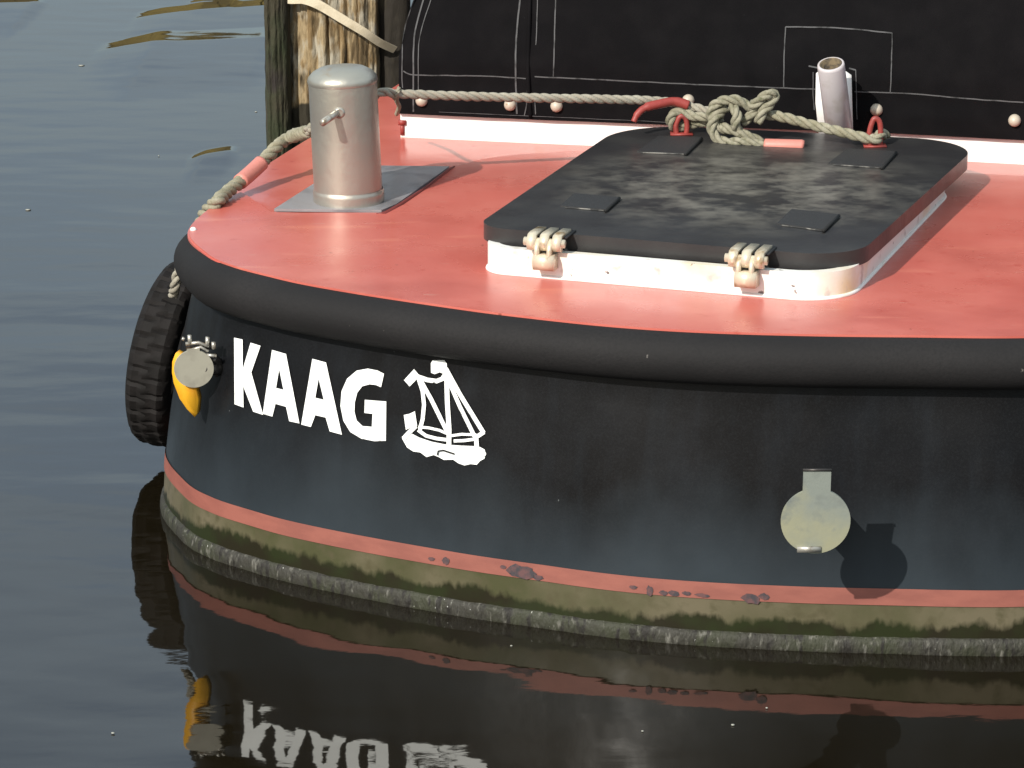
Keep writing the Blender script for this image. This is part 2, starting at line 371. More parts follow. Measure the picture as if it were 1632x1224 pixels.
# foredeck
bm = bmesh.new(); rim = []
DECKZ = .67
inner = [W((OUT[i] - NRM[i] * .0).x, (OUT[i] - NRM[i] * .0).y, DECKZ) for i in range(len(OUT))]
top = [bm.verts.new(p) for p in inner]; bm.faces.new(top)
low = [bm.verts.new(p - Vector((0, 0, .02))) for p in inner]
for k in range(len(top)): bm.faces.new((top[k], top[(k + 1) % len(top)], low[(k + 1) % len(top)], low[k]))
deck = link('deck', bm, M['red'], barge, smooth=False); deck['label'] = 'glossy red painted foredeck'
M['redmatt'] = mat('foredeck_panel_paint', (.49, .110, .084), .30, rvar=.07, var=[((.53, .14, .108), 5, (1, 1, 1), .35, .65), ((.42, .07, .05), 26, (1, 1, 1), .62, .8), ((.20, .045, .03), 34, (1, .5, 1), .72, .78), ((.40, .085, .065), 3, (1, 1, 1), .52, .75), ((.50, .22, .17), 60, (.25, 1.5, 1), .70, .76), ((.60, .19, .13), 9, (.4, 1.6, 1), .62, .78)], bump=.0005, bscale=14)
bnd = [(352, 312), (380, 308), (405, 322), (432, 341), (480, 342), (540, 342), (611, 342), (640, 327), (680, 300), (716, 273), (745, 263), (785, 254), (860, 247), (1000, 246)]
bw = [P(a, b, DECKZ) for a, b in bnd]; vend = [W(.75, 1.60, DECKZ), W(1.1, 1.62, DECKZ), W(1.36, 1.60, DECKZ), W(1.42, 1.3, DECKZ)]
edge_ = cr(bw[:3], 5)[:-1] + bw[2:6] + cr(bw[6:] + vend, 6)
ring = []
for i in range(len(OUT)):
    p = OUT[i] - NRM[i] * .003; q = W(p.x, p.y, DECKZ)
    if (p.x < .3 and p.y < .86) or (p.x >= .3 and p.y < 1.25): ring.append(q)
body = edge_ + ring[::-1]
bm = bmesh.new(); fc = [bm.verts.new(p + Vector((0, 0, .005))) for p in body]; fl_ = [bm.verts.new(p - Vector((0, 0, .002))) for p in body]
bm.faces.new(fc)
for i in range(len(body)): bm.faces.new((fc[i], fc[(i + 1) % len(body)], fl_[(i + 1) % len(body)], fl_[i]))
pn = link('deck_panel', bm, M['redmatt'], deck, smooth=False)
DECKZ += .005
M['redseam'] = mat('dark_red_seam', (.16, .025, .02), .6)
bm = bmesh.new(); tube(bm, [P(a, b, DECKZ - .001) for a, b in [(600, 341), (612, 341), (640, 326), (680, 299), (716, 271), (724, 266)]], [.003, .005, .006, .005, .005, .003], 8)
link('seam', bm, M['redseam'], deck)
bm = bmesh.new(); bmesh.ops.create_uvsphere(bm, u_segments=12, v_segments=8, radius=.008, matrix=Matrix.Translation(P(308, 367, .674)))
link('bolt', bm, M['white'], deck)

# ---- lettering and emblem laid on the hull plating
def inside(pt, poly):
    x, y = pt; c = False; n = len(poly)
    for i in range(n):
        x1, y1 = poly[i]; x2, y2 = poly[i - 1]
        if (y1 > y) != (y2 > y) and x < (x2 - x1) * (y - y1) / (y2 - y1) + x1: c = not c
    return c
def dens(poly, step):
    out = []
    for i in range(len(poly)):
        a = poly[i]; b = poly[(i + 1) % len(poly)]; L = math.dist(a, b); k = max(1, int(L / step))
        out += [(a[0] + (b[0] - a[0]) * j / k, a[1] + (b[1] - a[1]) * j / k) for j in range(k)]
    return out
def decal(bm, poly, holes=(), off=.002, step=5, surf=on_hull):
    loops = [dens(poly, step)] + [dens(h, step) for h in holes]
    vs = []; ed = []
    for lp in loops:
        s = len(vs); vs += lp; ed += [(s + i, s + (i + 1) % len(lp)) for i in range(len(lp))]
    x0 = min(p[0] for p in poly); x1 = max(p[0] for p in poly); y0 = min(p[1] for p in poly); y1 = max(p[1] for p in poly)
    gx = x0 + step
    while gx < x1:
        gy = y0 + step
        while gy < y1:
            if inside((gx, gy), poly) and not any(inside((gx, gy), h) for h in holes): vs.append((gx, gy))
            gy += step
        gx += step
    v2, e2, f2, *_ = delaunay_2d_cdt([Vector(p) for p in vs], ed, [], 0, 1e-4)
    B = [None] * len(v2)
    for f in f2:
        c = (sum(v2[i][0] for i in f) / len(f), sum(v2[i][1] for i in f) / len(f))
        if inside(c, poly) and not any(inside(c, h) for h in holes):
            for i in f:
                if B[i] is None: B[i] = bm.verts.new(surf(v2[i][0], v2[i][1], off)[0])
            try: bm.faces.new([B[i] for i in f])
            except ValueError: pass
def stroke(pts, wd):                                       # polyline -> ribbon outline
    pts = [Vector((a, b)) for a, b in pts]; L = []; Rr = []
    for i, p in enumerate(pts):
        t = (pts[min(len(pts) - 1, i + 1)] - pts[max(0, i - 1)]).normalized(); n = Vector((-t.y, t.x)) * wd / 2
        L.append(tuple(p + n)); Rr.append(tuple(p - n))
    return L + Rr[::-1]
z1 = lambda pts: [(340 + a / 3.4, 500 + b / 3.4) for a, b in pts]
G_ = [(928, 325), (912, 398), (885, 386), (850, 382), (810, 393), (783, 428), (770, 480), (768, 530), (780, 578), (812, 608), (862, 612), (866, 542), (822, 537), (824, 466), (940, 475), (938, 688), (875, 690), (805, 676), (745, 640), (708, 580), (692, 500), (698, 420), (728, 352), (780, 308), (840, 297), (892, 307)]
LETTERS = [('letter_k', [(117, 130), (163, 140), (164, 300), (206, 157), (260, 174), (210, 318), (274, 548), (220, 530), (166, 392), (168, 508), (119, 490)], []),
           ('letter_a', [(322, 196), (398, 218), (470, 594), (415, 582), (398, 504), (341, 488), (324, 557), (272, 542)], [[(361, 300), (344, 402), (384, 412)]]),
           ('letter_a', [(540, 244), (614, 264), (700, 655), (634, 637), (612, 562), (556, 549), (532, 613), (480, 600)], [[(574, 352), (556, 455), (602, 466)]]),
           ('letter_g', G_, [])]
for nm, poly, holes in LETTERS:
    bm = bmesh.new(); decal(bm, z1(poly), [z1(h) for h in holes], off=.0025, step=4); link(nm, bm, M['decal'], hull)
z2 = lambda pts: [(620 + a / 6.122, 560 + b / 6.122) for a, b in pts]
bm = bmesh.new(); k = 0
def em(poly):
    global k
    decal(bm, z2(poly), off=.0022 + k * .00015, step=3.5); k += 1
em([(132, 850), (160, 815), (215, 795), (300, 840), (420, 880), (560, 908), (700, 918), (880, 925), (935, 955), (952, 1000), (935, 1045), (890, 1070), (860, 1105), (800, 1098), (740, 1112), (680, 1090), (630, 1055), (540, 1058), (490, 1030), (440, 1010), (370, 1030), (310, 985), (240, 975), (180, 935), (155, 890)])
em([(430, 86), (545, 86), (568, 118), (572, 195), (530, 216), (500, 203), (450, 222), (415, 208), (413, 118)])
em([(250, 172), (302, 235), (258, 290), (205, 342), (152, 280)])
em([(150, 620), (205, 608), (258, 583), (280, 725), (200, 750), (170, 765)])
em(stroke([(285, 245), (380, 278), (470, 290), (525, 268), (560, 215)], 44))
em(stroke([(566, 170), (575, 500), (592, 760), (590, 915)], 46))
em(stroke([(290, 250), (335, 390), (348, 520), (335, 660), (308, 760)], 38))
em(stroke([(300, 255), (420, 470), (578, 790)], 40))
em(stroke([(560, 165), (700, 420), (930, 795)], 42))
em(stroke([(580, 265), (700, 540), (850, 845)], 38))
em(stroke([(935, 785), (850, 840)], 40))
em(stroke([(295, 735), (400, 745), (500, 768), (600, 812)], 26))
em(stroke([(292, 765), (370, 822), (470, 848), (580, 862)], 34))
em(stroke([(610, 822), (720, 806), (860, 812)], 26))
em(stroke([(640, 872), (740, 868), (860, 852)], 30))
em(stroke([(858, 830), (866, 950)], 42))
em(stroke([(272, 725), (215, 780), (150, 850)], 44))
link('ship_emblem', bm, M['decal'], hull)
bm = bmesh.new()
decal(bm, z2(stroke([(484, 1010), (492, 970), (540, 962), (650, 998)], 16)), off=.006, step=3)
link('emblem_outline', bm, M['rub'], bpy.data.objects['ship_emblem'])
# chips knocked out of the stripe
M['chip'] = mat('bare_chip', (.10, .045, .045), .7, var=[((.035, .03, .035), 60, (1, 1, 1), .4, .6)])
for cx, cy, a, b in [(832, 911, 24, 11), (858, 920, 8, 4), (1036, 941, 5, 8), (1058, 944, 7, 4), (1075, 945, 9, 5), (1095, 945, 7, 3), (1120, 948, 12, 3), (1198, 954, 16, 9), (1218, 950, 9, 5), (689, 890, 5, 3), (712, 893, 6, 6), (803, 903, 5, 3), (1010, 935, 6, 3)]:
    ph = random.random() * 9
    poly = [(cx + a * math.cos(t * math.pi / 8) * (1 + .45 * noise.noise(Vector((t * 1.7, ph, 0)))), cy + b * math.sin(t * math.pi / 8) * (1 + .5 * noise.noise(Vector((t * 1.7, ph, 5)))) + .13 * a * math.cos(t * math.pi / 8)) for t in range(16)]
    bm = bmesh.new(); decal(bm, poly, off=.0042, step=3); link('paint_chip', bm, M['chip'], boot)

# ---- hatch
def rrect(c, r, n=8):                                      # rounded polygon from 4 corners (each own radius)
    out = []
    for i in range(4):
        p = c[i]; a = (c[i - 1] - p).normalized(); b = (c[(i + 1) % 4] - p).normalized(); R0 = r[i]
        th = a.angle(b); d = R0 / math.tan(th / 2)
        s = p + a * d; e = p + b * d; cen = p + (a + b).normalized() * (R0 / math.sin(th / 2))
        v0 = s - cen; v1 = e - cen; ang = v0.angle(v1)
        ax = v0.cross(v1).normalized()
        for k in range(n + 1): out.append(cen + Matrix.Rotation(ang * k / n, 3, ax) @ v0)
    return out
def isect(a, b, c, d):
    r = b - a; s = d - c; t = ((c - a).x * s.y - (c - a).y * s.x) / (r.x * s.y - r.y * s.x); return a + r * t
ZT = .768; ZB = .731
Ll = (P(778, 346, ZT), P(956, 225, ZT)); Lb = (P(1040, 199, ZT), P(1480, 221, ZT)); Lr = (P(1387, 388, ZT), P(1530, 258, ZT))
fo = (P(785, 389, ZB), P(1268, 429, ZB)); Lf = tuple(Vector((p.x, p.y, ZT)) for p in fo)
cFL = isect(*Ll, *Lf); cFR = isect(*Lr, *Lf); cBR = isect(*Lr, *Lb); cBL = isect(*Ll, *Lb)
lidc = [cFL, cFR, cBR, cBL]
hcen = sum(lidc, Vector()) / 4
def scaled(cs, d, z):
    out = []
    for p in cs:
        q = hcen.lerp(p, 1 - d / (p - hcen).length * 1.41); out.append(Vector((q.x, q.y, z)))
    return out
bm = bmesh.new(); pts = rrect(lidc, [.075, .13, .16, .20], 14)
prism(bm, [Vector((p.x, p.y, ZB)) for p in pts], Vector((0, 0, ZT - ZB)))
bevel(bm, .009, 3, 60)
lid = link('hatch_lid', bm, None, barge); sharp(lid, 40)
# lid material: near-black with scuffed dusty middle, dust drawn where feet and rain leave it
m = M['lid']; n = m.node_tree.nodes; l = m.node_tree.links; b = n['Principled BSDF']
tc = n.new('ShaderNodeTexCoord')
mp = n.new('ShaderNodeMapping'); mp.inputs['Rotation'].default_value = (0, 0, math.radians(16)); mp.inputs['Scale'].default_value = (1, 1.2, 1); l.new(tc.outputs['Object'], mp.inputs[0])
nz = n.new('ShaderNodeTexNoise'); nz.inputs['Scale'].default_value = 11; nz.inputs['Detail'].default_value = 9; nz.inputs['Roughness'].default_value = .62; l.new(mp.outputs[0], nz.inputs['Vector'])
dv = n.new('ShaderNodeVectorMath'); dv.operation = 'DISTANCE'; l.new(tc.outputs['Object'], dv.inputs[0]); dv.inputs[1].default_value = (hcen.x + .02, hcen.y - .05, ZT)
r1 = n.new('ShaderNodeMapRange'); r1.inputs[1].default_value = .50; r1.inputs[2].default_value = .20; l.new(dv.outputs['Value'], r1.inputs[0])
r2 = n.new('ShaderNodeMapRange'); r2.inputs[1].default_value = .42; r2.inputs[2].default_value = .64; l.new(nz.outputs[0], r2.inputs[0])
mu = n.new('ShaderNodeMath'); mu.operation = 'MULTIPLY'; l.new(r1.outputs[0], mu.inputs[0]); l.new(r2.outputs[0], mu.inputs[1])
mx = n.new('ShaderNodeMix'); mx.data_type = 'RGBA'; old = b.inputs['Base Color'].links[0].from_socket
l.new(mu.outputs[0], mx.inputs[0]); l.new(old, mx.inputs[6]); mx.inputs[7].default_value = (.150, .141, .120, 1); l.new(mx.outputs[2], b.inputs['Base Color'])
lid.data.materials.append(m)
# coaming ring below the lid
bm = bmesh.new()
cc = [P(779, 428, DECKZ), P(1400, 483, DECKZ), P(1552, 283, DECKZ), P(958, 255, DECKZ)]
Kf = (P(880, 444, DECKZ), P(1180, 470, DECKZ)); Kr = (P(1374, 456, DECKZ), P(1457, 368, DECKZ))
kl = [Vector((p.x, p.y, DECKZ)) + (hcen - p).normalized() * .045 for p in (Ll[0], Ll[1])]
kb = [Vector((p.x, p.y, DECKZ)) - Vector((0, .13, 0)) for p in Lb]
co = [isect(kl[0], kl[1], *Kf), isect(*Kr, *Kf), isect(*Kr, *kb), isect(kl[0], kl[1], *kb)]
po = rrect(co, [.06, .12, .12, .14], 12); n_ = len(po); cz = sum(co, Vector()) / 4
lo0 = [bm.verts.new(p - Vector((0, 0, .01))) for p in po]
lo1 = [bm.verts.new(Vector((p.x, p.y, DECKZ + .004))) for p in po]
hi = [bm.verts.new(Vector((p.x, p.y, ZB + .004))) for p in po]
hi2 = [bm.verts.new(Vector((p.x, p.y, ZB + .004)).lerp(Vector((cz.x, cz.y, ZB + .004)), .04)) for p in po]
li = [bm.verts.new(Vector((p.x, p.y, DECKZ - .01)).lerp(Vector((cz.x, cz.y, DECKZ - .01)), .04)) for p in po]
for A, B in ((lo0, lo1), (lo1, hi), (hi, hi2), (hi2, li)):
    for i in range(n_): bm.faces.new((A[i], A[(i + 1) % n_], B[(i + 1) % n_], B[i]))
coam = link('hatch_coaming', bm, M['white_coaming'], barge); sharp(coam, 50)
bm = bmesh.new()                                           # bead of sealant where the coaming meets the deck
tube(bm, [Vector((p.x, p.y, DECKZ + .002)) for p in po] + [po[0] + Vector((0, 0, .002))], .005, 8, cap=False)
link('sealant_bead', bm, M['white'], coam)
# grip pads on the lid
for q in ([(893, 330), (965, 336), (987, 316), (915, 310)], [(1238, 358), (1312, 368), (1337, 344), (1262, 335)],
          [(1015, 243), (1092, 246), (1118, 221), (1050, 218)], [(1320, 262), (1405, 268), (1428, 243), (1350, 239)]):
    bm = bmesh.new(); prism(bm, [P(a, b_, ZT - .001) for a, b_ in q], Vector((0, 0, .0035))); bevel(bm, .001, 1)
    gp = link('grip_pad', bm, M['pad'], lid, smooth=False)
    bm = bmesh.new(); e0 = P(*q[1], ZT + .0045); e1 = P(*q[2], ZT + .0045); tube(bm, [e0, e1], .0042, 6); link('pad_slit_shade', bm, M['slitshade'], gp)  # black strip painting the shadowed slit along the pad's right side
    bm = bmesh.new(); e0 = P(*q[0], ZT + .002).lerp(P(*q[1], ZT + .002), .1); e1 = P(*q[1], ZT + .002); tube(bm, [e0, e0.lerp(e1, .5) + Vector((0, .002, 0)), e1], .0016, 6); link('pad_trim', bm, M['dust'], gp)
Kfd = (Kf[0], (Kf[1] - Kf[0]).normalized())
# hinges on the front edge
fdir = (Lf[1] - Lf[0]).normalized(); fout = Vector((fdir.y, -fdir.x, 0))
if fout.y > 0: fout = -fout
def hinge(px, py):
    h = bpy.data.objects.new('hinge', None); COL.objects.link(h); h.parent = lid
    base = Q(px, py, 0); 
    # point on the lid's front line under this image column
    best = min((Lf[0].lerp(Lf[1], t / 400) for t in range(-40, 440)), key=lambda p: abs((p - CAM).dot(RT) / (p - CAM).dot(FW) * FPX + 816 - px))
    kbest = min((Kfd[0] + Kfd[1] * (t / 400) for t in range(-40, 300)), key=lambda p: abs((p - CAM).dot(RT) / (p - CAM).dot(FW) * FPX + 816 - px))
    ext = max(0, (kbest - best).dot(fout)); print('hinge ext', ext)
    c = Vector((best.x, best.y, ZT - .008)) + fout * (.012 + ext)
    out = []
    for j in (-1, 0, 1):                                    # three upper knuckles wrapping over the edge
        a = c + fdir * (j * .029)
        bm = bmesh.new()
        sec = []
        for k in range(9): t = math.pi * (1.0 - k / 8 * 1.35); sec.append((math.cos(t) * -.017 * 1 + .0, math.sin(t) * .017))
        prof_ = [(-.022 - ext, .012), (-.022 - ext, .018), (-.006, .020), (.008, .018), (.018, .008), (.020, -.004), (.014, -.016), (.002, -.020), (-.004, -.014), (-.004, .010)]
        prism(bm, [a - fdir * .0095 + fout * x_ + Vector((0, 0, z_)) for x_, z_ in prof_], fdir * .019)
        bevel(bm, .003, 2); out.append(link('knuckle', bm, M['hinge'], h))
    bm = bmesh.new()
    for j in (-.5, .5):                                     # lower leaves
        a = c + fdir * (j * .029)
        prism(bm, [a - fdir * .0045 + fout * x_ + Vector((0, 0, z_)) for x_, z_ in [(-.004, .004), (.014, .006), (.024, -.010), (.026, -.05), (-.004, -.05)]], fdir * .009)
    for t0 in (0,):
        a = c + Vector((0, 0, -.050)) + fdir * .004
        prism(bm, [a - fdir * .025 + fout * x_ + Vector((0, 0, z_)) for x_, z_ in [(-.012, .026), (.024, .026), (.031, .016), (.031, .004), (.026, -.008), (.014, -.010), (-.012, -.010)]], fdir * .046)
    bevel(bm, .003, 2); link('bracket', bm, M['hinge'], h)
    bm = bmesh.new(); p0 = c + fout * .004
    tube(bm, [p0 - fdir * .048, p0 + fdir * .046], .0095, 12); link('hinge_pin', bm, M['hinge'], h)
    bm = bmesh.new(); prism(bm, [c + fdir * x_ + fout * y_ + Vector((0, 0, ZT - c.z)) for x_, y_ in [(-.045, -.08), (.045, -.08), (.045, -.008), (-.045, -.008)]], Vector((0, 0, .004)))
    link('hinge_plate', bm, M['pad'], h)
    return h
hinge(882, 388); hinge(1202, 414)

# ---- lashing eyes, painted red, at the back of the lid
def eye(px, py, h_, name='lashing_eye'):
    c = P(px, py, ZT); bm = bmesh.new()
    tube(bm, cr([c + Vector((-.012, 0, 0)), c + Vector((-.014, 0, h_ * .5)), c + Vector((-.004, 0, h_)), c + Vector((.010, 0, h_ * .9)), c + Vector((.014, 0, h_ * .4)), c + Vector((.012, 0, 0))], 6), .007, 10)
    prism(bm, [c + Vector((a, b_, 0)) for a, b_ in ((-.028, -.018), (.028, -.018), (.028, .018), (-.028, .018))], Vector((0, 0, .004)))
    return link(name, bm, M['redpaint'], lid)
eye(1394, 233, .068); eye(1086, 214, .045)

# ---- bollard
BC = P(556, 322, DECKZ); BT = BC + Vector((-.011, 0, .300)); BA = (BT - BC).normalized()
bol = bpy.data.objects.new('bollard', None); COL.objects.link(bol); bol.parent = barge
bm = bmesh.new(); Hh = (BT - BC).length
lathe(bm, [(.0825, .0), (.0825, .05), (.0823, .15), (.082, Hh - .004)], BC, BA, 64); post = link('bollard_post', bm, M['steel'], bol)
bm = bmesh.new(); lathe(bm, [(.083, Hh - .006), (.0845, Hh), (.082, Hh + .009), (.072, Hh + .020), (.055, Hh + .029), (.03, Hh + .034), (0, Hh + .036)], BC, BA, 64); link('bollard_cap', bm, M['steel'], bol)
bm = bmesh.new(); lathe(bm, [(.0855, 0), (.0862, .024), (.0855, .030), (.0835, .033), (.083, .036)], BC, Vector((0, 0, 1)), 64); link('bollard_collar', bm, M['steel'], bol)
bm = bmesh.new(); pc = Q(531, 183, BC.y - .085)
tube(bm, [Q(541, 179, BC.y - .06), Q(534, 182, BC.y - .088), Q(514, 196, BC.y - .150)], [.0085, .0085, .0085], 14); bevel(bm, .002, 2, 60)
lathe(bm, [(0, 0), (.014, 0), (.014, .006), (.009, .009)], Q(541, 179, BC.y - .076), Vector((0, -1, 0)), 20)
link('bollard_pin', bm, M['ltmetal'], bol)
bm = bmesh.new(); prism(bm, [P(a, b_, DECKZ - .002) for a, b_ in [(437, 337), (608, 339), (632, 329), (716, 269), (546, 267)]], Vector((0, 0, .0065))); bevel(bm, .0015, 1)
link('base_plate', bm, M['plate'], bol, smooth=False)

# ---- cabin wall and black canvas cover
CWL = [(-.80, 6.0), (-.80, 1.84), (-.765, 1.640), (-.40, 1.662), (.10, 1.705), (.55, 1.748), (.86, 1.755), (1.18, 1.76), (1.33, 1.84), (1.34, 6.0)]
bm = bmesh.new(); a = [bm.verts.new(W(v, u, .66)) for v, u in CWL]; b_ = [bm.verts.new(W(v, u, .80)) for v, u in CWL]
for i in range(len(CWL) - 1): bm.faces.new((a[i], a[i + 1], b_[i + 1], b_[i]))
bm.faces.new(b_); cabin = link('cabin_wall', bm, M['white'], barge, smooth=False)
bm = bmesh.new()
rows = []
fine = []
for (v0, u0), (v1, u1) in zip(CWL, CWL[1:]):
    k = max(1, int(math.dist((v0, u0), (v1, u1)) / .025))
    for j in range(k): fine.append((v0 + (v1 - v0) * j / k, u0 + (u1 - u0) * j / k))
fine.append(CWL[-1])
zs = [.736 + .0185 * i for i in range(9)] + [.90 + .05 * i for i in range(1, 12)]
for z in zs:
    row = []
    for v, u in fine:
        up_ = max(0, z - .895); off = .010 + (.005 if z < .80 else 0)
        f = max(0, min(1, (2.2 - u) / .5))
        vv = v + (.15 - v) * up_ * .24; uu = u + up_ * .30
        p = W(vv, uu - off * (1 if u < 1.9 else 0), z)
        q = Vector((p.x * 5, p.y * 5, z * 4)); p += Vector((0, -1, 0)) * (.011 * noise.noise(q) + .004 * noise.noise(q * 3) + .002 * noise.noise(q * 8)) * min(1, (z - .70) * 8)
        if u >= 1.84: p += W(-.008 if v < 0 else .008, 0, 0)
        row.append(bm.verts.new(p))
    rows.append(row)
for A, B in zip(rows, rows[1:]):
    for i in range(len(A) - 1): bm.faces.new((A[i], A[i + 1], B[i + 1], B[i]))
bm.faces.new(rows[-1])
canvas = link('canvas_cover', bm, M['canvas'], barge, recalc=True)
CBV = BVHTree.FromPolygons([v.co.copy() for v in canvas.data.vertices], [tuple(p.vertices) for p in canvas.data.polygons])
def on_canvas(x, y, off=0.):
    d = ray(x, y); h, nn, _, _ = CBV.ray_cast(CAM, d)
    if h is None: h = Q(x, y, 1.8); nn = Vector((0, -1, 0))
    if nn.dot(d) > 0: nn = -nn
    return h + nn * off, nn
bm = bmesh.new(); kk = 0
def seam(pts, wd=2.2, off=None):
    global kk
    pts = [(p.x, p.y) for p in resample(cr([Vector((a, b, 0)) for a, b in pts], 6), 6)]
    pts = [(a + .5 * noise.noise(Vector((a * .05, b * .05, kk))), b + .5 * noise.noise(Vector((a * .05, b * .05, kk + 9)))) for a, b in pts]
    L = stroke(pts, wd * .8); n_ = len(pts); o_ = .0015 + kk * .0001; kk += 1
    A = [bm.verts.new(on_canvas(*L[i], o_)[0]) for i in range(n_)]; B = [bm.verts.new(on_canvas(*L[2 * n_ - 1 - i], o_)[0]) for i in range(n_)]
    for i in range(n_ - 1): bm.faces.new((A[i], A[i + 1], B[i + 1], B[i]))
seam([(643, 113), (657, 119), (700, 120), (770, 121), (838, 125)], 2.4); seam([(852, 122), (960, 127), (1100, 134), (1248, 140), (1300, 142)], 2.4)
seam([(1362, 146), (1450, 149), (1540, 157), (1632, 163)], 2.4)
seam([(676, -4), (661, 55), (659, 120), (659, 178)], 3); seam([(688, -4), (669, 60), (667, 120), (667, 150)], 1.8)
seam([(661, -4), (644, 50), (641, 110), (642, 140)], 2)
seam([(829, -4), (823, 60), (822, 120), (824, 182)], 3.2); seam([(857, -4), (855, 60), (854, 72)], 1.8); seam([(886, -4), (884, 60), (882, 122)], 2.4)
seam([(841, 125), (840, 160), (836, 184)], 2); seam([(852, 148), (854, 182)], 2)
seam([(1249, 138), (1250, 90), (1252, 43)], 2.2); seam([(1252, 43), (1340, 45), (1422, 53)], 2.6); seam([(1422, 53), (1421, 100), (1419, 147)], 2.2)
seam([(1289, 105), (1303, 108)], 3); seam([(1353, 109), (1364, 112)], 3); seam([(1364, 112), (1365, 150), (1366, 190)], 1.8); seam([(1296, 115), (1296, 150), (1298, 175)], 1.8)
seam([(700, 178), (1100, 196)], 1.0)
link('stitching', bm, M['stitch'], canvas)
bm = bmesh.new()                                            # overlapping edge of the two panels
pts = [(845, -4), (843, 60), (842, 120), (846, 186)]
for sgn, o_ in ((-1, .002), (1, .002)): pass
L = [(a, b) for a, b in pts]
pa = cr([on_canvas(a, b, .003)[0] for a, b in pts], 8); tube(bm, pa, .005, 8); link('panel_edge', bm, M['canvas'], canvas)
for i, (x, y) in enumerate([(672, 160), (813, 167), (887, 169), (1097, 160), (1397, 175), (1617, 192)]):
    p, nn = on_canvas(x, y, 0); bm = bmesh.new(); lathe(bm, [(.016, -.004), (.016, .002), (.0145, .008), (.010, .014), (.004, .017), (0, .0175)], p, nn, 20)
    link('snap_fastener', bm, M['snap'], canvas)
# rust run on the cabin wall under the panel edge
def on_wall(x, y, off=0.):
    d = ray(x, y); a_ = W(-.765, 1.640); b2 = W(.55, 1.748); t = (b2 - a_).normalized(); nn = Vector((t.y, -t.x, 0))
    k_ = (a_ - CAM).dot(nn) / d.dot(nn); return CAM + d * k_ + nn * (off if nn.y < 0 else -off), nn
bm = bmesh.new(); decal(bm, [(835, 184), (857, 185), (855, 193), (850, 196), (847, 207), (841, 209), (838, 200), (833, 194)], off=.003, step=4, surf=on_wall)
M['rust'] = mat('rust', (.32, .13, .06), .8, var=[((.6, .42, .32), 60, (1, 1, 1), .45, .6)])
link('rust_run', bm, M['rust'], cabin)
# white pole socket with its bracket
soc = bpy.data.objects.new('pole_socket', None); COL.objects.link(soc); soc.parent = barge
yS = W(.35, 1.67).y - .02; t0 = Q(1324, 101, yS - .115); t1 = Q(1338, 212, yS - .045); ax = (t0 - t1); hh = ax.length
bm = bmesh.new(); lathe(bm, [(.0, .006), (.022, .006), (.022, hh - .06), (.027, hh - .05), (.0275, hh - .003), (.029, hh), (.0335, hh - .002), (.0345, hh - .008), (.034, 0), (.030, -.003), (0, -.003)], t1, ax, 40)
M['shadewhite'] = mat('shaded_white_paint', (.50, .46, .47), .45, var=[((.42, .38, .36), 20, (1, 1, 1), .45, .6)])  # white paint with its lilac shade worked into the colour
link('tube', bm, M['shadewhite'], soc)
bm = bmesh.new(); lathe(bm, [(.0285, -.001), (.0238, -.004), (.0236, -.04), (0, -.045)], t1 + ax, ax, 32); M['dirt'] = mat('pipe_grime', (.16, .12, .07), .9, var=[((.05, .04, .03), 60, (1, 1, 1), .4, .6)]); link('socket_bore', bm, M['dirt'], soc, recalc=False)
bm = bmesh.new()
prism(bm, [Q(a, b_, yS + .0) for a, b_ in [(1301, 118), (1308, 112), (1348, 114), (1357, 120), (1360, 225), (1306, 222), (1300, 165)]], Vector((0, .012, 0))); bevel(bm, .003, 2)
link('bracket', bm, M['white'], soc)

# ---- overboard outlets with hinged flaps
def outlet(cx, cy, rpx, d, neck, matf, yellow=False, nrm=None):
    r0 = bpy.data.objects.new('overboard_outlet', None); COL.objects.link(r0); r0.parent = barge
    # hull point found so that the flap, d off the plating, stands where surveyed
    best = None
    for dx in range(0, 60, 4):
        pass
    hp, hn = on_hull(cx, cy)
    if nrm is not None: hn = nrm
    dirn = Vector((hn.x, hn.y, 0)).normalized()
    c = None
    for s in range(400):                                    # slide along sight line until it is d away from the hull
        t = CAM.lerp(hp, 1 - s * .001)
        if (HB.find_nearest(t)[0] - t).length >= d: c = t; break
    sc = (c - CAM).dot(FW) / FPX; R0 = rpx * sc
    back = HB.find_nearest(c)[0]; ax_ = Vector(((c - back).x, (c - back).y, 0)).normalized()
    bm = bmesh.new(); tube(bm, [back - ax_ * .01 + Vector((0, 0, 0)), c - ax_ * R0 * .55], R0 * (.5 if not yellow else .34), 28); link('pipe', bm, M['dkmetal'], r0)
    fn = Vector((0, -1, -.06)).normalized() if not yellow else Vector((.12, -1, -.05)).normalized()
    X = Vector((-fn.y, fn.x, 0)).normalized(); Z = fn.cross(X) if fn.cross(X).z > 0 else X.cross(fn)
    poly = []
    nw, nh = neck
    a0 = math.asin(nw / rpx)
    for k in range(49):
        t = a0 + (2 * math.pi - 2 * a0) * k / 48; poly.append((math.sin(t), math.cos(t)))
    poly += [(-nw / rpx, -(-nh) / rpx), (nw / rpx, nh / rpx)]
    bm = bmesh.new(); prism(bm, [c + X * (a * R0) + Z * (b2 * R0) for a, b2 in poly], fn * -.006); bevel(bm, .0015, 2)
    fl = link('flap', bm, matf, r0); sharp(fl, 50)
    return r0, c, R0, X, Z, fn, back
o1, c, R0, X, Z, fn, back = outlet(1300, 831, 55.5, .25, (22, 88), M['flap'])
o1['label'] = 'larger pale round flap with a square neck, its hinge at the top'
bm = bmesh.new(); box(bm, c + Z * (-R0 * .86) + X * (-R0 * .17) + fn * .002, .048, .004, .012, X, Vector((0, 1, 0))); link('clip', bm, M['ltmetal'], o1)
bm = bmesh.new(); top_ = c + Z * (88 / 55.5 * R0); tube(bm, [top_ - X * .029, top_ + X * .029], .003, 8); 
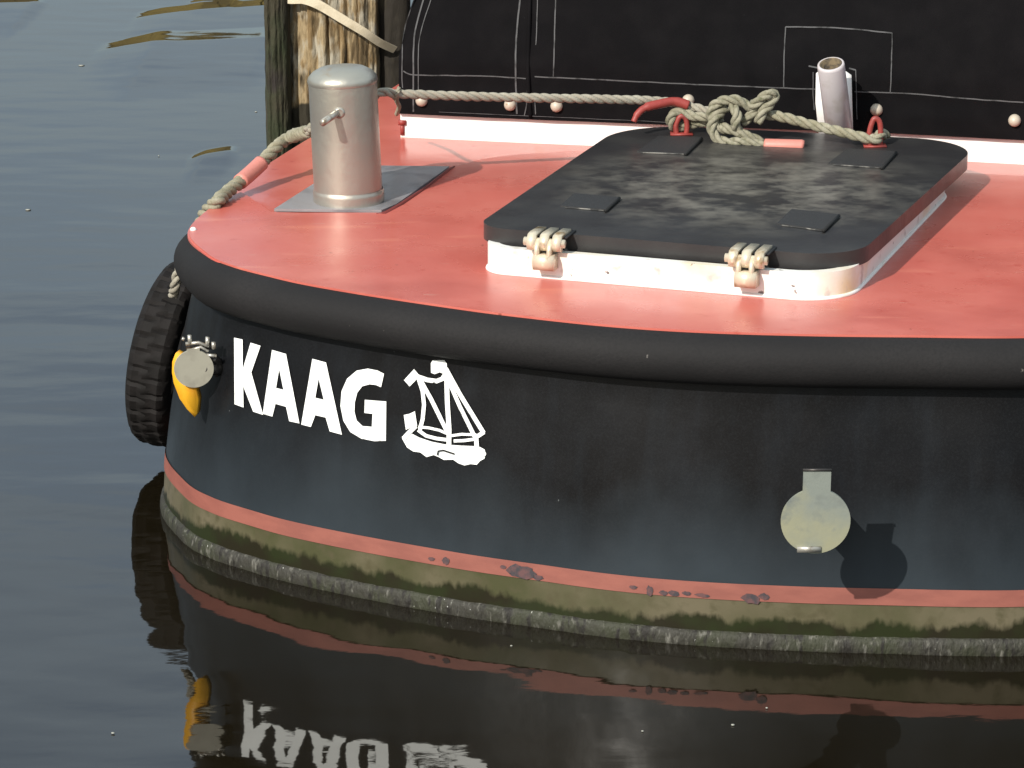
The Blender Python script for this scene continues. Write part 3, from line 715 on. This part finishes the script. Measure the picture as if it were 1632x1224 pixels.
hb = HB.find_nearest(top_)[0]; link('hinge_bar', bm, M['dkmetal'], o1)
o2, c, R0, X, Z, fn, back = outlet(309, 588, 31.5, .065, (10, 33), M['flap2'], yellow=True)
o2['label'] = 'smaller round flap by the name, yellow below it'
bm = bmesh.new()
zz = lambda pts: [(260 + a / 7.65, 520 + b_ / 7.65) for a, b_ in pts]
yp = c.y + .012
prism(bm, [Q(a, b_, yp) for a, b_ in zz([(150, 330), (112, 430), (108, 560), (128, 690), (200, 880), (290, 1010), (385, 1108), (408, 1070), (424, 900), (385, 740), (420, 520), (300, 400)])], Vector((.006, .03, 0))); bevel(bm, .005, 2)
link('scoop', bm, M['yellow'], o2)
bm = bmesh.new()                                            # fussy little hinge with two shackle lugs
for pts, r_ in (([(296, 548), (316, 546), (333, 552)], .004), ([(298, 560), (320, 553), (332, 560)], .0035), ([(329, 566), (345, 567)], .004), ([(303, 548), (302, 534)], .005), ([(330, 552), (331, 537)], .005), ([(341, 556), (340, 545)], .005), ([(294, 541), (290, 539)], .004)):
    tube(bm, [Q(a, b_, c.y + .006) for a, b_ in pts], r_, 10)
link('hinge', bm, M['ltmetal'], o2)
bm = bmesh.new(); pA = Q(338, 570, c.y + .02); tube(bm, cr([pA, pA + Vector((.012, .02, -.02)), pA + Vector((.012, .03, -.05))], 5), .011, 10); box(bm, Q(318, 551, c.y + .03), .060, .02, .012); bevel(bm, .003, 2)
link('bracket', bm, M['dkmetal'], o2)

# ================================================================== ROPES
def yr(px):
    K = [(480, 1.125), (605, 1.15), (1090, 1.40), (1180, 1.32), (1400, 1.25), (1500, 1.22)]
    for (a, ya), (b_, yb) in zip(K, K[1:]):
        if px <= b_: return ya + (yb - ya) * max(0, (px - a) / (b_ - a))
    return K[-1][1]
def R_(px, py, dy=0.): return Q(px, py, yr(px) + dy)
mr_ = empty('mooring_rope', 'weathered rope stretched from the bollard to a bulky knot behind the hatch', 'rope')
RR = .0118
bm = bmesh.new()
pt = Q(605, 148, 1.15)
main = [BC + BA * .17 + Vector((-.093, .02, 0)), BC + BA * .18 + Vector((-.05, .085, 0)), BC + BA * .20 + Vector((.02, .098, 0)), R_(605, 148), R_(640, 150), R_(800, 155), R_(960, 158), R_(1060, 162), R_(1110, 172), R_(1145, 182)]
rope(bm, cr(main, 10), RR * .98, fuzz=.15)
link('rope_line', bm, M['rope_p'], mr_)
bm = bmesh.new()
kn = [[(1150, 190, .0), (1110, 196, .0), (1080, 203, -.01), (1069, 196, -.015), (1071, 184, -.02), (1084, 179, -.02), (1112, 186, -.02), (1150, 184, -.02)],
    [(1168, 208, -.03), (1148, 204, -.055), (1133, 188, -.06), (1137, 170, -.06), (1153, 160, -.055), (1176, 160, -.045), (1196, 170, -.035), (1210, 160, -.04), (1224, 150, -.035), (1235, 151, -.02), (1229, 164, -.03), (1216, 178, -.04), (1209, 196, -.04)],
    [(1158, 172, -.03), (1141, 186, -.065), (1134, 204, -.075), (1142, 220, -.075), (1160, 227, -.07), (1184, 226, -.066), (1218, 232, -.065)],
    [(1150, 202, -.055), (1172, 209, -.06), (1192, 217, -.055), (1214, 227, -.045)],
    [(1166, 168, -.045), (1175, 182, -.066), (1172, 200, -.068), (1180, 213, -.04)],
    [(1184, 196, -.03), (1196, 184, -.035), (1206, 172, -.02), (1198, 166, .0)]]
for k_ in kn: rope(bm, cr([R_(a, b_, c_) for a, b_, c_ in k_], 12), RR * 1.08, fuzz=.25)
link('knot', bm, M['rope_g'], mr_)
bm = bmesh.new()
rope(bm, cr([R_(1195, 180, .0), R_(1240, 185, -.015), R_(1290, 198, -.02), R_(1340, 210, -.03), R_(1392, 222, -.03), R_(1404, 214, -.01), R_(1412, 216, .02)], 12), RR * 1.12, fuzz=.15)
link('rope_tail', bm, M['rope'], mr_)
bm = bmesh.new(); tube(bm, [R_(1218, 231, -.064), R_(1222, 231.5, -.064), R_(1278, 233, -.064), R_(1281, 233.5, -.064)], [.0155, .0165, .0165, .015], 18); bevel(bm, .002, 2, 60)
sl = link('sleeve', bm, M['sleeve'], mr_); sl['label'] = 'pink heat-shrunk rope end'
bm = bmesh.new(); tube(bm, cr([R_(1097, 168, -.015), R_(1075, 162, -.015), R_(1050, 166, -.018), R_(1028, 172, -.02), R_(1016, 182, -.022), R_(1010, 194, -.024)], 6), [.0125] * 6 + [.0115] * 12 + [.009] * 8 + [.0075] * 5, 14)
link('sleeve', bm, M['redpaint'], mr_)
bm = bmesh.new()                                           # frayed whipping and light cord by the canvas corner
rope(bm, cr([R_(634, 150, -.01), Q(632, 160, 1.3), Q(636, 170, 1.45), Q(632, 182, 1.6)], 6), .0055)
rope(bm, cr([R_(628, 158), R_(634, 148, -.014), R_(636, 140)], 6), .005)
link('whipping', bm, M['rope'], mr_)
bm = bmesh.new(); pcl = W(-.76, 1.64, DECKZ + .035)
box(bm, pcl, .020, .014, .012); box(bm, pcl - Vector((0, 0, .018)), .010, .010, .03); bevel(bm, .004, 2)
cl = link('cord_cleat', bm, M['redpaint'], barge)

fr = empty('fender_rope', 'thick knobbly rope running over the deck edge left of the bollard', 'rope')
bm = bmesh.new()
yl = lambda px: 1.13 - (490 - px) / 140 * .10
ty = Vector((-.845, 1.10, .42))
edge = P(346, 322, DECKZ + .014)
pth = [BC + BA * .19 + Vector((-.02, .10, 0)), BC + BA * .165 + Vector((-.088, .05, 0)), P(462, 218, DECKZ + .105), P(440, 235, DECKZ + .085), P(412, 264, DECKZ + .052), P(385, 288, DECKZ + .032), P(362, 306, DECKZ + .02), edge, edge + Vector((-.022, .015, -.02)), edge + Vector((-.045, .05, -.07)), edge + Vector((-.06, .08, -.2))]
pc_ = cr(pth, 12)
rope(bm, pc_, .0165, pitch=.085, fuzz=.35)
link('rope_line', bm, M['rope'], fr)
bm = bmesh.new()
i0 = min(range(len(pc_)), key=lambda i: (pc_[i] - P(416, 260, DECKZ + .055)).length); i1 = min(range(len(pc_)), key=lambda i: (pc_[i] - P(384, 289, DECKZ + .032)).length)
tube(bm, pc_[i0:i1 + 1], .0195, 18); bevel(bm, .002, 2, 60); link('sleeve', bm, M['sleeve'], fr)

# ================================================================== TYRE FENDER
def tyre():
    c = Vector((-.830, 1.10, .272)); lean = math.radians(13)
    n = Vector((-.955 * math.cos(lean), .27 * math.cos(lean) , -math.sin(lean) * -1)).normalized()
    n = Vector((-.965, .24, .15)).normalized()
    X = n.cross(Vector((0, 0, 1))).normalized(); Z = X.cross(n).normalized()
    if Z.z < 0: Z = -Z
    R0 = .232; wd = .054; seg = 176; bm = bmesh.new()
    prof = [(.60, -.55), (.66, -.80), (.78, -1.0), (.90, -1.0), (.965, -.86), (1.0, -.62), (1.005, -.34), (1.005, -.12), (1.008, .12), (1.005, .34), (1.0, .62), (.965, .86), (.90, 1.0), (.78, 1.0), (.66, .80), (.60, .55), (.63, .40), (.80, .6), (.90, .4), (.92, 0), (.90, -.4), (.80, -.6), (.63, -.40)]
    rows = []
    for i in range(seg):
        a = 2 * math.pi * i / seg; row = []
        for k, (r, w_) in enumerate(prof):
            rr = r * R0
            if 4 <= k <= 11:
                blk = (i + (2 if k < 8 else 0)) % 5
                if blk == 0: rr -= .006
                if k in (6, 9): rr -= .004
            rr += .0012 * noise.noise(Vector((math.cos(a) * 9, math.sin(a) * 9, k)))
            row.append(bm.verts.new(c + (X * math.cos(a) + Z * math.sin(a)) * rr + n * (w_ * wd)))
        rows.append(row)
    m_ = len(prof)
    for i in range(seg):
        A = rows[i]; B = rows[(i + 1) % seg]
        for k in range(m_): bm.faces.new((A[k], A[(k + 1) % m_], B[(k + 1) % m_], B[k]))
    o = link('tyre_fender', bm, M['tyre']); sharp(o, 32)
    return tag(o, 'worn black tyre hung as a fender over the corner of the barge', 'tyre')
tyre()
bm = bmesh.new(); rope(bm, cr([Q(290, 420, .84), Q(283, 437, .85), Q(279, 456, .86), Q(276, 470, .90)], 6), .0125); link('fender_lashing', bm, M['rope_p'], fr)

# ================================================================== MOORING POST
PY = 3.85
def upright(name, pxs, y0, depth, m, label, cat, zlo=-.8, zhi=2.3, rough_=.006, n_front=10, skew=0., grooves=()):
    x0 = Q(pxs[0], 150, y0).x; x1 = Q(pxs[1], 150, y0).x; wx = x1 - x0
    sec = []
    for i in range(n_front + 1):
        t = i / n_front; bulge = -math.sin(math.pi * t) * depth * .14
        sec.append((x0 + wx * t, y0 + bulge + skew * t))
    for i in range(1, 7): sec.append((x1 + .01 * math.sin(i), y0 + skew + depth * i / 6))
    for i in range(1, 9): sec.append((x1 - wx * i / 8, y0 + skew + depth + .01 * math.sin(i * 2)))
    for i in range(1, 6): sec.append((x0 - .01 * math.sin(i), y0 + depth * (1 - i / 6)))
    bm = bmesh.new(); rows = []
    nz_ = 260
    for j in range(nz_ + 1):
        z = zlo + (zhi - zlo) * j / nz_; row = []
        for k, (x, y) in enumerate(sec):
            q = Vector((x * 26, y * 26, z * 2.2)); g = noise.noise(q) * rough_ + noise.noise(Vector((x * 70, y * 70, z * 16))) * rough_ * .6 + noise.noise(Vector((x * 120, 5, z * 40))) * rough_ * .25
            tx = (x - x0) / wx + .02 * noise.noise(Vector((z * 3, x0, 1)))
            if k <= n_front:
                for gx, gw, gd in grooves: g += gd * max(0, 1 - abs(tx - gx) / gw) * (.75 + .5 * noise.noise(Vector((gx * 9, z * 2.5, 0))))
            row.append(bm.verts.new((x + g * .5, y + g, z)))
        rows.append(row)
    m_ = len(sec)
    for A, B in zip(rows, rows[1:]):
        for k in range(m_): bm.faces.new((A[k], A[(k + 1) % m_], B[(k + 1) % m_], B[k]))
    bm.faces.new(rows[-1]); bm.faces.new(rows[0][::-1])
    return bm
e = empty('mooring_post', 'thick weathered wooden mooring post with split grain behind the bollard', 'post')
bm = upright('post', (462, 600), PY, .30, None, '', '', rough_=.010, n_front=90, grooves=[(.08, .02, .012), (.21, .018, .014), (.30, .03, .012), (.44, .035, .05), (.58, .02, .018), (.66, .025, .022), (.80, .02, .02), (.90, .02, .012)])
m = M['bark']; n = m.node_tree.nodes; l = m.node_tree.links; b = n['Principled BSDF']
old = b.inputs['Base Color'].links[0].from_socket                 # soaked, blackened foot below the tide mark
tc = n.new('ShaderNodeTexCoord'); sp_ = n.new('ShaderNodeSeparateXYZ'); l.new(tc.outputs['Object'], sp_.inputs[0])
nz = n.new('ShaderNodeTexNoise'); nz.inputs['Scale'].default_value = 14; l.new(tc.outputs['Object'], nz.inputs['Vector'])
ad = n.new('ShaderNodeMath'); ad.operation = 'MULTIPLY_ADD'; l.new(nz.outputs[0], ad.inputs[0]); ad.inputs[1].default_value = .09; l.new(sp_.outputs['Z'], ad.inputs[2])
zt = Q(470, 166, PY).z + .045
mr = n.new('ShaderNodeMapRange'); mr.inputs[1].default_value = zt + .006; mr.inputs[2].default_value = zt - .006; l.new(ad.outputs[0], mr.inputs[0])
mx = n.new('ShaderNodeMix'); mx.data_type = 'RGBA'; l.new(mr.outputs[0], mx.inputs[0]); l.new(old, mx.inputs[6]); mx.inputs[7].default_value = (.022, .018, .009, 1); l.new(mx.outputs[2], b.inputs['Base Color'])
link('trunk', bm, M['bark'], e)
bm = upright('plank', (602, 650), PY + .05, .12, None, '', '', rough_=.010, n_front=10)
M['shadewood'] = mat('shaded_timber', (.016, .012, .007), .85, detail=8, bump=.008, bscale=25, bstretch=(1, 1, .3), var=[((.045, .036, .02), 14, (1, 1, .3), .55, .7)])  # post's right face, its shade put into a darker wood colour
pl = link('shaded_side', bm, M['shadewood'], e); pl['label'] = 'right side of the post, its shade painted dark'
bm = upright('plank', (425, 458), PY - .06, .12, None, '', '', rough_=.009, n_front=30, grooves=[(.2, .06, .012), (.55, .05, .018), (.78, .06, .01)])
tag(link('timber_board', bm, M['algwood']), 'narrow algae-darkened board standing left of the thick post', 'board')
# wide strap wound slantwise round the post
bm = bmesh.new()
sp = [Q(440, -6, PY - .02), Q(462, -2, PY - .055), Q(485, -1, PY - .065), Q(510, 9, PY - .07), Q(545, 30, PY - .072), Q(580, 51, PY - .065), Q(605, 68, PY - .03), Q(630, 80, PY + .02)]
sp = cr(sp, 8); A = []; B = []
for i, p in enumerate(sp):
    t = (sp[min(len(sp) - 1, i + 1)] - sp[max(0, i - 1)]).normalized(); u_ = t.cross(Vector((0, -1, 0))).normalized()
    hw = .017 - .005 * i / len(sp); A.append(p + u_ * hw); B.append(p - u_ * hw)
va = [bm.verts.new(p) for p in A]; vb = [bm.verts.new(p) for p in B]; vc = [bm.verts.new(p + Vector((0, .006, 0))) for p in A]; vd = [bm.verts.new(p + Vector((0, .006, 0))) for p in B]
for i in range(len(sp) - 1):
    bm.faces.new((va[i], va[i + 1], vb[i + 1], vb[i])); bm.faces.new((vc[i], vd[i], vd[i + 1], vc[i + 1])); bm.faces.new((va[i], vc[i], vc[i + 1], va[i + 1])); bm.faces.new((vb[i], vb[i + 1], vd[i + 1], vd[i]))
bm.faces.new((va[-1], vc[-1], vd[-1], vb[-1])); bm.faces.new((va[0], vb[0], vd[0], vc[0]))
tag(link('webbing_strap', bm, M['strap'], smooth=False), 'pale flat strap slanting across the wooden mooring post', 'strap')

# brown board wall added out of view, to be mirrored in the wavelets
bm = bmesh.new(); qx = -40
while qx < 40:
    wq = random.uniform(.32, .44); box(bm, (qx + wq / 2, 26 + random.uniform(-.03, .03), .4 + random.uniform(-.03, .03)), wq + .01, .12 + random.random() * .02, 2.6); qx += wq
box(bm, (0, 26, 1.75), 80, .3, .12)
tag(link('offscreen_wall', bm, M['offscreen_wood'], smooth=False), 'brown timber wall added out of view for the wavelets to mirror', 'wall')
bm = bmesh.new()
for x, y, w_ in [(130, 104, 20), (45, 334, 15), (253, 248, 5), (408, 178, 8), (180, 1168, 6), (1222, 1128, 4), (1168, 1155, 6), (1024, 1165, 4), (815, 1029, 4)]:
    p = P(x, y, .002); a = w_ / 750 / 2 * 1.1
    bmesh.ops.create_icosphere(bm, subdivisions=1, radius=1, matrix=Matrix.Translation(p) @ Matrix.Rotation(random.uniform(-.2, .2), 4, 'Z') @ Matrix.Diagonal((a, a * .9, .0015, 1)))
tag(link('flotsam', bm, M['speck']), None, None, kind='stuff')
